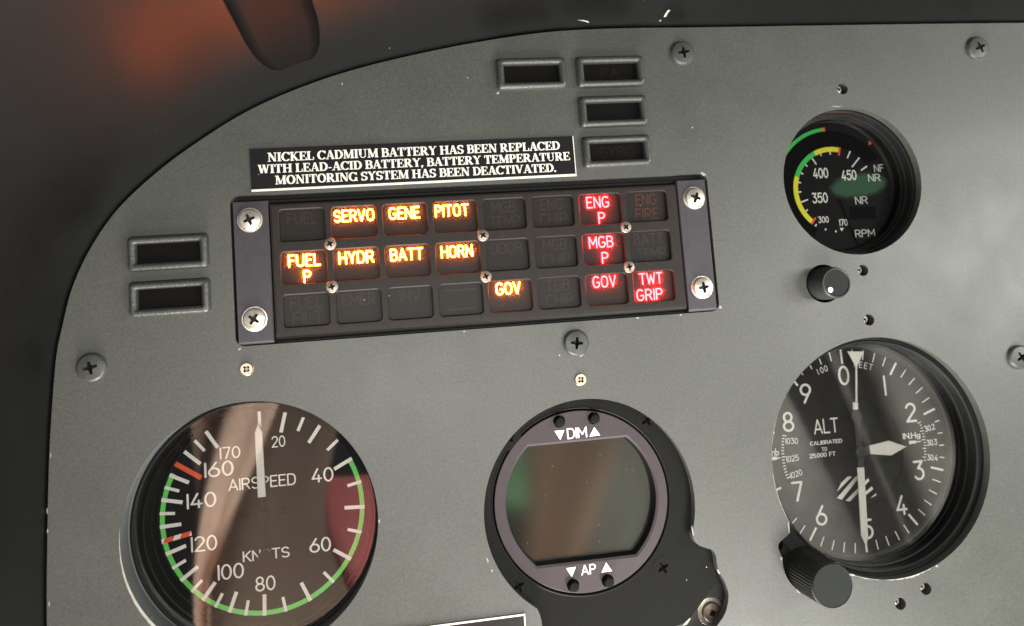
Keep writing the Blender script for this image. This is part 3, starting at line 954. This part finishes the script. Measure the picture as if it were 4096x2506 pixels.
indicator(-7.08, 2.37, '', 'upper of two blank indicator lights at the far left, beside the warning panel')
indicator(-7.08, .90, '', 'lower of two blank indicator lights at the far left, beside the warning panel')
indicator(5.41, 7.99, '', 'blank indicator light alone in the left column of the top group')
indicator(8.305, 7.985, 'PA', 'indicator light with a faint PA caption, topmost of the three stacked ones')
indicator(8.29, 6.53, '', 'indicator light in the middle of the three stacked ones, lens blank')
indicator(8.29, 5.07, 'GYRO', 'indicator light with a faint GYRO caption, just right of the white-lettered placard')

# ------------------------------------------------------------------ airspeed indicator
C = (-4.79, -6.645)
asi = thing('airspeed_indicator', (C[0], C[1], -1.7), 'large round airspeed dial with green arc and white pointer straight up', 'airspeed indicator')
ZD = 0.0                                        # dial plane, local
h = (AS_HOLE[0] - C[0], AS_HOLE[1] - C[1])
mb = MB()
mb.lathe([(4.06, 1.42), (4.055, 1.10)], h, 128, 0)
mb.lathe([(4.005, 1.695), (4.0, 1.05)], h, 128, 0)
mb.lathe([(4.0, 1.05), (3.94, 1.0)], h, 128, 0)
mb.build('collar', ['collar'], asi)
mb = MB()
mb.lathe([(3.985, 1.05), (3.93, 1.09), (3.88, 1.09), (3.86, 1.0), (3.86, .92), (3.80, .90), (3.72, .72), (3.66, .70), (3.60, .30), (3.56, .28), (3.5, .02)], (h[0] * .4, h[1] * .4), 128, 0)
mb.build('bezel', ['black'], asi)
mb = MB()
mb.disc(3.8, 0, n=96)
for x in (-.64, .64):
    mb.lathe([(.14, .0), (.14, .01), (.11, .02), (.0, .02)], (x, .0), 24, 1)
    mb.poly([(x - .1, -.03), (x + .1, .01), (x + .1, .04), (x - .1, .0)], .024, 0)
mb.build('dial', ['dial', 'dialband'], asi)
mb = MB()
Z1, Z2, Z3 = .006, .011, .016
mb.arc(3.27, 3.43, 63.5, 298.5, Z1, 1)
LONG, SHORT = 2.74, 2.94
for a, r in ((-.2, 2.9), (14.7, LONG), (25.7, SHORT), (36.4, LONG), (49.9, SHORT), (63.6, LONG), (78.2, SHORT), (92.9, LONG), (107.5, SHORT), (123.6, LONG), (139.4, SHORT), (155.5, LONG),
             (170.2, SHORT), (182.2, LONG), (192.7, SHORT), (201.9, LONG), (210.3, SHORT), (218.4, LONG), (226.4, SHORT), (235.1, LONG), (243.5, SHORT), (252.2, LONG), (267.7, LONG), (275.2, SHORT),
             (282.8, LONG), (289.8, SHORT), (297.0, LONG), (312.0, LONG), (320.2, SHORT), (328.1, LONG)):
    mb.tick(r, 3.44, a, .125 if r == LONG else .105, Z2, 0)
mb.tick(2.44, 3.45, 303.9, .165, Z2, 2)
a = 259.6                                        # striped limit mark
mb.tick(2.46, 3.45, a, .155, Z2, 0)
for r0, r1 in ((2.46, 2.76), (3.0, 3.32)):
    t = radians(a)
    dx, dy = sin(t), cos(t)
    px, py = dy * .078, -dx * .078
    k = .10
    mb.poly([(r0 * dx + px, r0 * dy + py), (r1 * dx + px, r1 * dy + py), ((r1 + k) * dx - px, (r1 + k) * dy - py), ((r0 + k) * dx - px, (r0 + k) * dy - py)], Z3, 2)
for t, x, y, hh, w in (('20', .595, 2.35, .35, .47), ('40', 2.04, 1.06, .44, .76), ('60', 1.84, -1.30, .44, .74), ('80', -.06, -2.38, .44, .68), ('100', -1.18, -1.85, .46, .87), ('120', -2.02, -.83, .46, .86),
                       ('140', -2.05, .616, .46, .98), ('160', -1.436, 1.606, .46, .98), ('170', -1.045, 2.122, .37, .69)):
    mb.text(t, x, y, hh, Z2, 0, w, sw=.125)
mb.text('AIRSPEED', -.012, 1.02, .36, Z2, 0, 2.28, sw=.125)
mb.text('KNOTS', .015, -1.415, .32, Z2, 0, 1.57, sw=.135)
mb.build('markings', ['white', 'pale_green', 'red'], asi)
mb = MB()
mb.prism([(-.11, .60), (.155, .60), (.135, 2.76), (.0, 3.08), (-.115, 2.78)], .33, .40, 0, .02)
mb.prism([(-.05, -.05), (.08, -.05), (.12, .60), (-.07, .60)], .30, .35, 1, .015)
mb.prism([(.02, -1.15), (.06, -1.15), (.08, -.05), (-.01, -.05)], .30, .34, 1)
mb.prism(circ(.03, -1.42, .235, 28), .28, .33, 1)
mb.lathe([(.2, .25), (.2, .38), (.17, .40), (0, .40)], (0, -.02), 32, 1)
mb.lathe([(.07, .0), (.07, .3)], (0, -.02), 16, 1)
mb.build('pointer', ['pointer', 'dial'], asi)
mb = MB()
mb.disc(3.93, 1.02, h, 96)
mb.build('glass', [GL['airspeed']], asi)

# ------------------------------------------------------------------ altimeter
C = (17.09, -6.52)
alt = thing('altimeter', (C[0], C[1], -1.3), 'large round altimeter dial with three white pointers and a ribbed knob', 'altimeter')
h = (AL_HOLE[0] - C[0], AL_HOLE[1] - C[1])
mb = MB()
mb.lathe([(4.75, .98), (4.20, .98), (4.14, 1.02), (4.08, .98), (4.08, .62), (4.03, .60), (4.03, .32), (3.99, .30), (3.97, .02)], (h[0] * .75, h[1] * .75), 128, 0)
mb.plate([chaikin([(-4.3, -1.5), (-4.5, -2.6), (-4.3, -3.4), (-3.0, -4.9), (-1.4, -4.8), (-1.2, -4.3), (-3.9, -1.2)], 2)], [circ(h[0] * .75, h[1] * .75, 4.1, 96), circ(13.224 - C[0] - .1, -9.291 - C[1], .2, 20)], .94, .5, 1)
mb.screw((13.14 - C[0], -9.291 - C[1]), .72, .24, .1, 40, 1, 1)
mb.build('bezel', ['black', 'bezel'], alt)
mb = MB()
mb.plate([circ(0, 0, 3.97, 112)], [circ(-.02, -.1, 2.08, 96)], .0, None, 0)
mb.loft([[(x, y, 0) for x, y in circ(-.02, -.1, 2.08, 96)], [(x, y, -.05) for x, y in circ(-.02, -.1, 2.05, 96)]], 1, True)
mb.disc(2.05, -.05, (-.02, -.1), 96, 0)
mb.lathe([(3.97, .0), (3.97, .03), (3.86, .03), (3.85, .002)], (0, 0), 112, 2)
mb.build('dial', ['dial', 'dialband', 'pointer_grey'], alt)
mb = MB()
Z = .006
for i in range(50):
    a = -1.3 + 7.2 * i + .35 * sin(radians(7.2 * i))
    if i in (33, 34, 38, 39, 41, 42) and False:
        continue
    if i % 5 == 0:
        mb.tick(3.26, 3.80, a, .085, Z, 0)
    elif not (33 <= i <= 36 or 39 <= i <= 41):
        mb.tick(3.43 if not 10 < i < 15 else 3.59, 3.80, a, .045, Z, 0)
nums = [(-.065, 2.814), (1.594, 2.29), (2.549, 1.18), (2.605, -1.02), (1.72, -2.239), (.217, -2.963), (-1.594, -2.266), (-2.438, -1.304), (-2.527, 1.277), (-1.7, 2.267)]
for i, (x, y) in enumerate(nums):
    mb.text(str(i), x, y, .66 if i != 1 else .70, Z, 0, None if i == 1 else .47, sw=.135 if i != 1 else .13)
mb.text('ALT', -.985, .978, .50, -.044, 0, 1.02, sw=.125)
mb.text('CALIBRATED', -1.05, .376, .125, -.044, 0, 1.32, sw=.2)
mb.text('TO', -1.155, .122, .13, -.044, 0, .23, sw=.2)
mb.text('25.000 FT', -1.25, -.08, .14, -.044, 0, 1.08, sw=.2)
for t, a in (('1', -20.2), ('0', -17.0), ('0', -13.8), ('F', 8.5), ('E', 12.2), ('E', 16), ('T', 19.8)):
    mb.text(t, 3.23 * sin(radians(a)), 3.23 * cos(radians(a)), .21, Z, 0, None, rot=-a, sw=.15)
mb.text('IN.Hg', 2.47, .31, .20, Z, 0, .74, sw=.17)
mb.poly([(2.33, -.01), (2.62, .0), (2.62, .03), (2.84, .035), (2.84, .075), (2.62, .08), (2.62, .11), (2.33, .115)], Z, 0)
for i in range(14):
    a = 75 + i * 2.15
    mb.tick(2.94 if i % 3 else 2.88, 3.03, a, .035, Z, 0)
for t, x, y, ro in (('30.2', 3.27, .53, 10), ('30.3', 3.29, -.03, 0), ('30.4', 3.24, -.60, -8)):
    mb.text(t, x, y, .20, Z, 0, .46, rot=ro, sw=.17)
mb.text('nb', -3.17, .22, .25, Z, 0, .30, sw=.15)
mb.poly([(-3.40, -.075), (-3.12, -.075), (-3.12, -.04), (-2.98, -.03), (-2.98, .0), (-3.12, .02), (-3.12, .055), (-3.40, .055)], Z, 0)
for i in range(15):
    a = -74 - i * 2.25
    mb.tick(2.82 if i % 7 else 2.76, 2.93, a, .04, Z, 0)
for t, x, y, ro in (('1030', -2.46, .56, -4), ('1025', -2.50, -.08, 3), ('1020', -2.42, -.66, 12)):
    mb.text(t, x, y, .20, Z, 0, .50, rot=ro, sw=.15)
# striped flag window
mb.poly([(-.84, -1.49), (-.62, -1.16), (-.15, -.94), (.3, -.97), (.70, -1.45), (.76, -1.75), (.5, -1.9), (-.34, -1.92), (-.86, -1.72)], -.046, 1)
for p in ([(-.83, -1.49), (-.63, -1.19), (-.32, -.97), (-.15, -1.0)], [(-.86, -1.72), (-.665, -1.80), (.20, -1.0), (.0, -1.0)], [(-.525, -1.855), (-.34, -1.895), (.545, -1.22), (.505, -1.11)],
          [(.03, -1.80), (.10, -1.86), (.665, -1.545), (.615, -1.43)], [(.50, -1.867), (.752, -1.70), (.763, -1.785)]):
    mb.poly(p, -.041, 0)
mb.build('markings', ['white', 'dialband'], alt)
mb = MB()
mb.prism([(-.03, 3.75), (.64, 3.69), (.30, 3.16), (.235, 3.16)], .30, .33, 0)
mb.prism([(.235, 3.16), (.30, 3.16), (.145, 1.83), (.075, 1.83)], .30, .33, 0)
mb.prism([(-.03, 1.83), (.165, 1.815), (.135, 1.55), (-.055, 1.565)], .30, .335, 0)
mb.prism(circ(.05, 1.32, .22, 32), .31, .35, 1)
mb.prism([(-.10, 0), (.12, 0), (.17, 1.3), (-.07, 1.3)], .315, .345, 1)
tag(mb.build('pointer', ['white', 'pointer_grey'], alt), 'thin pointer with a white triangle at its tip')
mb = MB()
mb.prism([(.40, .197), (1.21, .30), (1.92, .013), (1.245, -.252), (.42, -.125)], .35, .38, 0, .01)
mb.prism([(.0, .10), (.41, .19), (.41, -.12), (.0, -.10)], .355, .37, 1)
tag(mb.build('pointer', ['pointer', 'pointer_grey'], alt), 'short white lozenge-shaped pointer')
mb = MB()
mb.prism([(-.22, -.55), (.06, -.565), (-.09, -3.1), (-.21, -3.42), (-.37, -3.0)], .40, .43, 0, .01)
mb.prism([(-.12, 0), (.1, 0), (.04, -.56), (-.18, -.55)], .405, .425, 1)
mb.lathe([(.22, .36), (.22, .45), (.15, .47), (.07, .47), (.07, .44), (0, .44)], (0, 0), 32, 1)
tag(mb.build('pointer', ['pointer', 'pointer_grey'], alt), 'long plain white pointer')
mb = MB()
mb.disc(4.055, .52, (h[0] * .7, h[1] * .7), 96)
mb.build('glass', [GL['alt']], alt)
# ribbed setting knob
mb = MB()
kc = (14.04 - C[0], -10.20 - C[1])
n = 88


def rib(r, z, d):
    return [(kc[0] + (r - (d if i % 2 else 0)) * cos(2 * pi * i / n), kc[1] + (r - (d if i % 2 else 0)) * sin(2 * pi * i / n), z) for i in range(n)]


mb.loft([rib(.80, .9, .0), rib(.80, 1.0, .035), rib(.745, 2.42, .03)], 0, False)
mb.loft([rib(.745, 2.42, .03), rib(.70, 2.50, .0)], 0, True)
mb.lathe([(.72, 2.50), (.70, 2.52), (.68, 2.505)], kc, 64, 1)
mb.disc(.68, 2.505, kc, 64, 1)
mb.lathe([(.3, .4), (.3, 1.0)], kc, 32, 0)
mb.build('knob', ['knob', 'knob_top'], alt)

# ------------------------------------------------------------------ rpm gauge
C = (17.41, 3.473)
rpm = thing('rpm_gauge', (C[0], C[1], -1.2), 'smaller round RPM gauge with yellow and green arcs above the black knob', 'rpm gauge')
h = (RP_HOLE[0] - C[0], RP_HOLE[1] - C[1])
mb = MB()
mb.lathe([(3.1, .88), (2.72, .88), (2.69, .86), (2.66, .60), (2.62, .58), (2.60, .42), (2.55, .40), (2.53, .22), (2.60, .20), (2.60, -.02)], h, 112, 0)
mb.poly([(h[0] - .7, h[1] + 2.70), (h[0] + .55, h[1] + 2.66), (h[0] + .5, h[1] + 2.69), (h[0] - .2, h[1] + 2.74)], .9, 1)
mb.build('bezel', ['black', 'legend_off_red'], rpm)
mb = MB()
mb.disc(2.62, 0, (h[0] * .5, h[1] * .5), 96, 0)
mb.arc(1.73, 2.34, -150, 59.5, .004, 1)
mb.build('dial', ['dial', 'dialband'], rpm)
mb = MB()
Z = .009
mb.arc(2.34, 2.48, -75, -5.2, Z, 1)
mb.arc(2.33, 2.49, -5.2, -2.4, Z, 3)
mb.arc(1.51, 1.70, -138, -68.7, Z, 2)
mb.arc(1.51, 1.70, -68.7, -23.8, Z, 1)
mb.arc(1.51, 1.70, -23.8, 13.2, Z, 2)
mb.tick(1.39, 1.72, 14.8, .075, Z, 3)
mb.tick(1.39, 1.70, -139.4, .085, Z, 3)
for a, r0, r1 in ((30, 1.41, 1.73), (45, 1.21, 1.73), (60, 1.42, 1.74), (0, 1.39, 1.51), (-15.9, 1.41, 1.51), (-31.5, 1.21, 1.51), (-46.3, 1.4, 1.51), (-61.2, 1.4, 1.51), (-76.1, 1.4, 1.51), (-90.8, 1.39, 1.51),
                  (-106.2, 1.19, 1.5), (-121.3, 1.4, 1.51), (-145.5, 1.59, 1.69), (-160.5, 1.59, 1.67), (-175.7, 1.6, 1.68)):
    mb.tick(r0, r1, a, .052, Z, 0)
for t, x, y, hh, w in (('400', -.496, .679, .36, .64), ('450', .69, .541, .36, .64), ('350', -.637, -.292, .36, .66), ('300', -.59, -1.149, .22, .44), ('170', .241, -1.307, .23, .35)):
    mb.text(t, x, y, hh, Z, 0, w, sw=.15)
for t, x, y, w in (('NF', 2.008, .765, .43), ('NR', 1.755, .394, .52), ('NR', 1.096, -.475, .53), ('RPM', 1.094, -1.776, .84)):
    mb.text(t, x, y, .27, Z, 4, w, sw=.11)
mb.poly([(1.70, 1.876), (1.845, 1.776), (1.68, 1.70)], Z, 3)
mb.poly([(.05, -1.51), (.23, -1.52), (.124, -1.65)], Z, 0)
mb.poly([(.54, -.707), (1.665, -.765), (1.653, -1.228), (.5, -1.208)], .005, 5)
mb.build('markings', ['white', 'green', 'yellow', 'red', 'dim_white', 'dialband'], rpm)
mb = MB()
mb.prism([(.10, -.4), (.16, -.42), (.72, -2.2), (.69, -2.22), (.66, -2.19)], .06, .09, 0)
mb.build('pointer', ['dialband'], rpm)
mb = MB()
mb.disc(2.62, .41, h, 96)
mb.build('glass', [GL['rpm']], rpm)

# ------------------------------------------------------------------ dimmer knob below the rpm gauge
kb = thing('dimmer_knob', (15.71, -.14, 0), 'small black round knob with a white dot below the RPM gauge', 'knob')
mb = MB()
mb.lathe([(.72, -.28), (.72, -1.2), (0, -1.2)], (0.03, 0), 40, 0)
mb.build('sleeve', ['void'], kb)
mb = MB()
mb.lathe([(.60, -1.1), (.60, -.05), (.56, .68), (.55, .72)], (0, 0), 48, 0)
mb.lathe([[(.55, .72), (.535, .755), (.51, .77), (.485, .76), (.475, .72)]], (0, 0), 48, 0, groups=True)
mb.disc(.475, .735, (0, 0), 48, 1)
mb.poly(circ(-.255, -.235, .095, 24), .742, 2)
mb.build('cap', ['knob', 'knob_top', 'white'], kb)

# ------------------------------------------------------------------ round display
C = (6.114, -7.003)
ra = thing('round_display', (C[0], C[1], 0), 'round dark screen in a purple ring with four push buttons', 'display')
L = lambda p: [(x - C[0], y - C[1]) for x, y in p]
mb = MB()
BZ = [(10.66, -8.2), (10.64, -9.2), (10.62, -9.38), (10.68, -10.0), (10.65, -10.28), (10.60, -10.36), (9.57, -11.39), (9.41, -11.47), (9.24, -11.52), (8.6, -11.6), (8.2, -14), (4.0, -14), (2.6, -9.9), (5, -8), (9, -7)]
RAS = ((8.67, -4.49, 32), (8.795, -9.557, 28), (3.675, -9.571, 24), (3.75, -4.66, 40))
mb.plate([L(circ(*RA_HOLE, 4.1, 96)), L(BZ)], [circ(0, 0, 3.19, 112)] + [circ(x - C[0], y - C[1], .3, 24) for x, y, ro in RAS], -.29, -.75, 0)
for x, y in ((9.46, -11.44),):
    mb.poly([(a + x - C[0], b + y - C[1]) for a, b in ((-.16, -.12), (.0, -.10), (.17, .08), (.12, .1), (-.02, .0))], -.285, 1)
mb.build('bezel_plate', ['bezel', 'chip'], ra)
mb = MB()
mb.lathe([(3.19, -.29), (3.17, -.36), (3.15, -.8), (3.0, -.8)], (0, 0), 112, 0)
mb.lathe([(3.19, -.285), (3.16, -.27), (3.13, -.29), (3.12, -.45)], (.0, -.0), 112, 1)
mb.build('groove', ['void', 'black'], ra)


def clip(r, yy, n=100):
    return [(x, max(-yy, min(yy, y))) for x, y in circ(0, 0, r, n)]


def clipped(r, yy):
    a0 = math.asin(yy / r)
    o = []
    for s0, s1 in ((-a0, a0), (pi - a0, pi + a0)):
        for i in range(33):
            t = s0 + (s1 - s0) * i / 32
            o.append((r * cos(t), r * sin(t)))
    return o


mb = MB()
wo = clipped(2.735, 2.075)
btn = [(-.594, 2.755), (.643, 2.755), (-.557, -2.755), (.666, -2.745)]
mb.plate([circ(0, 0, 3.045, 112)], [wo] + [circ(x, y, .215, 28) for x, y in btn], -.27, None, 0)
mb.lathe([(3.045, -.27), (3.065, -.285), (3.065, -.6)], (0, 0), 112, 0)
mb.build('face_ring', ['purple'], ra)
mb = MB()
wi = clipped(2.66, 2.0)
ws = clipped(2.60, 1.95)
mb.loft([[(x, y, -.27) for x, y in wo], [(x, y, -.31) for x, y in wi]], 1, True)
mb.loft([[(x, y, -.31) for x, y in wi], [(x, y, -.62) for x, y in ws]], 0, True)
for x, y in btn:
    mb.loft([[(a, b, -.27) for a, b in circ(x, y, .215, 28)], [(a, b, -.6) for a, b in circ(x, y, .2, 28)]], 0, True)
mb.build('window_frame', ['black', 'purple'], ra)
mb = MB()
mb.poly(clipped(2.62, 1.97), -.60, 0)
mb.build('screen', ['screen'], ra)
for x, y in btn:
    mb = MB()
    mb.lathe([[(.165, -.6), (.165, -.10)], [(.165, -.10), (.155, -.075), (.13, -.07), (.0, -.07)]], (x, y), 28, 0, groups=True)
    mb.build('button', ['bezel'], ra)
mb = MB()
for p in ([(-.788, 2.445), (-.441, 2.444), (-.607, 2.123)], [(.634, 2.447), (.819, 2.157), (.432, 2.14)], [(-.751, -2.167), (-.409, -2.162), (-.58, -2.475)], [(.66, -2.135), (.844, -2.443), (.465, -2.456)]):
    mb.poly(p, -.265, 0)
mb.text('DIM', 0, 2.31, .33, -.265, 0, .71, sw=.12)
mb.text('AP', .024, -2.297, .30, -.265, 0, .52, sw=.12)
mb.build('markings', ['white'], ra)
for x, y, ro in RAS:
    mb = MB()
    mb.lathe([(.40, -.287), (.405, -.285)], (x - C[0], y - C[1]), 36, 1)
    mb.screw((x - C[0], y - C[1]), -.33, .385, .05, ro, 0, 1, arm=.55, aw=.2, flat=True)
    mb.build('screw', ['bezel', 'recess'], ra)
mb = MB()
mb.plate([L([(9.2, -8), (12, -8), (12, -14), (8, -14)])], [], -.72, -.9, 0)
mb.build('rear_bracket', ['collar'], ra)
mb = MB()
sc = (10.55 - C[0], -11.40 - C[1])
mb.lathe([[(.50, -.72), (.50, -.68), (.47, -.66), (.34, -.66)]], sc, 40, 2, groups=True)
mb.screw(sc, -.69, .36, .16, 20, 0, 1, arm=.35, aw=.2)
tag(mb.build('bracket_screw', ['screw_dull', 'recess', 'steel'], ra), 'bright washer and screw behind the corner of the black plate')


# ------------------------------------------------------------------ what the glass of the dials mirrors: simple sheets added behind the camera
def cloth(name, p0, p1, z, m, label, cat, folds, amp, tilt=0.0, seed=1, nx=40, ny=40, taper=None, slant=.35):
    """a hanging cloth with thickness, folds running up and down"""
    rn = random.Random(seed)
    ph = [rn.uniform(0, 6) for _ in range(4)]
    cx, cy = (p0[0] + p1[0]) / 2, (p0[1] + p1[1]) / 2
    mb = MB()
    fr, bk = [], []
    for j in range(ny + 1):
        v = j / ny
        row, row2 = [], []
        for i in range(nx + 1):
            u = i / nx
            x = p0[0] + (p1[0] - p0[0]) * u
            y = p0[1] + (p1[1] - p0[1]) * v
            x += tilt * (y - cy)
            if taper:
                x += taper(u, v)
            s_ = (u * folds - v * slant) * 2 * pi
            dz = amp * (sin(s_ + ph[0]) + .5 * sin(1.7 * s_ + 3 * v + ph[1]) + .3 * sin(5 * v + ph[2]))
            row.append((x - cx, y - cy, dz))
            row2.append((x - cx, y - cy, dz + .4))
        fr.append(row)
        bk.append(row2)
    mb.loft([r[::-1] for r in fr], 0, True, closed=False)
    mb.loft(bk, 0, True, closed=False)
    for a, b in ((fr[0], bk[0]), (fr[-1], bk[-1]), ([r[0] for r in fr], [r[0] for r in bk]), ([r[-1] for r in fr], [r[-1] for r in bk])):
        mb.loft([a, b], 0, False, closed=False)
    return tag(mb.build(name, [m], loc=(cx, cy, z)), label, cat)


cloth('jacket', (-15.7, -30), (-8.6, -4), 30, 'tan', 'tan jacket sleeve seen only as a reflection in the airspeed dial', 'jacket', 1.1, .8, .0, 2, slant=.9, taper=lambda u, v: -6.2 * u * min(1, max(0, (1 - v) * 1.9 - .1)))
cloth('brown_sheet', (-15.2, -30), (-6.6, -4.5), 31.5, 'brown', 'brown sheet added for the middle of the airspeed dial to mirror', 'brown_sheet', .9, .9, .05, 6, slant=.7, taper=lambda u, v: u * (1.1 * sin(v * 8 + .5) + 3 * (1 - v)))  # plain brown cloth added for its reflection
cloth('seat_cover', (-6.6, -28), (2, -13.2), 33, 'redcloth', 'red seat cover mirrored at the lower right of the airspeed dial', 'seat cover', 1.1, .5, -.12, 5, taper=lambda u, v: (1 - u) * (1.0 * sin(v * 6 + 2) + 2.4 * (1 - v) - 2))
cloth('hand_sheet', (9.6, -30), (15.5, -6), 31, 'skin', 'brown sheet added for a hand mirrored in the dark round screen', 'hand_sheet', .8, 1.6, .2, 8, taper=lambda u, v: 1.6 * sin(v * 5.5) * (.4 - u))  # sheet standing in for a hand, added for its reflection
cloth('grey_sheet', (17.2, -26), (22, -6), 36, 'grey_sheet', 'grey sheet added for the right of the dark round screen to mirror', 'grey_sheet', 1.5, .7, .1, 9)  # grey sheet added as a reflector
cloth('lining_panel', (29, -34), (43, -9), 40, 'lining', 'pale grey cabin lining mirrored on the left of the altimeter glass', 'lining', .7, 1.3, -.5, 11)  # lining split in two, shaped so its gap mirrors as a dark band
cloth('right_lining', (48, -36), (64, -3), 41, 'lining', 'pale lining sheet added for the right of the altimeter glass to mirror', 'door trim', 1.3, 1.6, -.35, 14)  # other half of the split lining, added for the altimeter reflection
cloth('green_sheet', (7.0, -16), (9.6, -9), 30, 'greencloth', 'green sheet added for the upper left of the dark round screen to mirror', 'sheet', .7, .4, 0, 13)  # sheet added to give the screen a green reflected patch
mb = MB()
mb.prism([(-26, -24), (26, -24), (26, 24), (-26, 24)], 0, 1.0, 0)
tag(mb.build('cabin_wall', ['bulkhead'], loc=(52, -27, 62)), None, kind='structure')  # unseen rear wall, added to lighten the gap between the linings
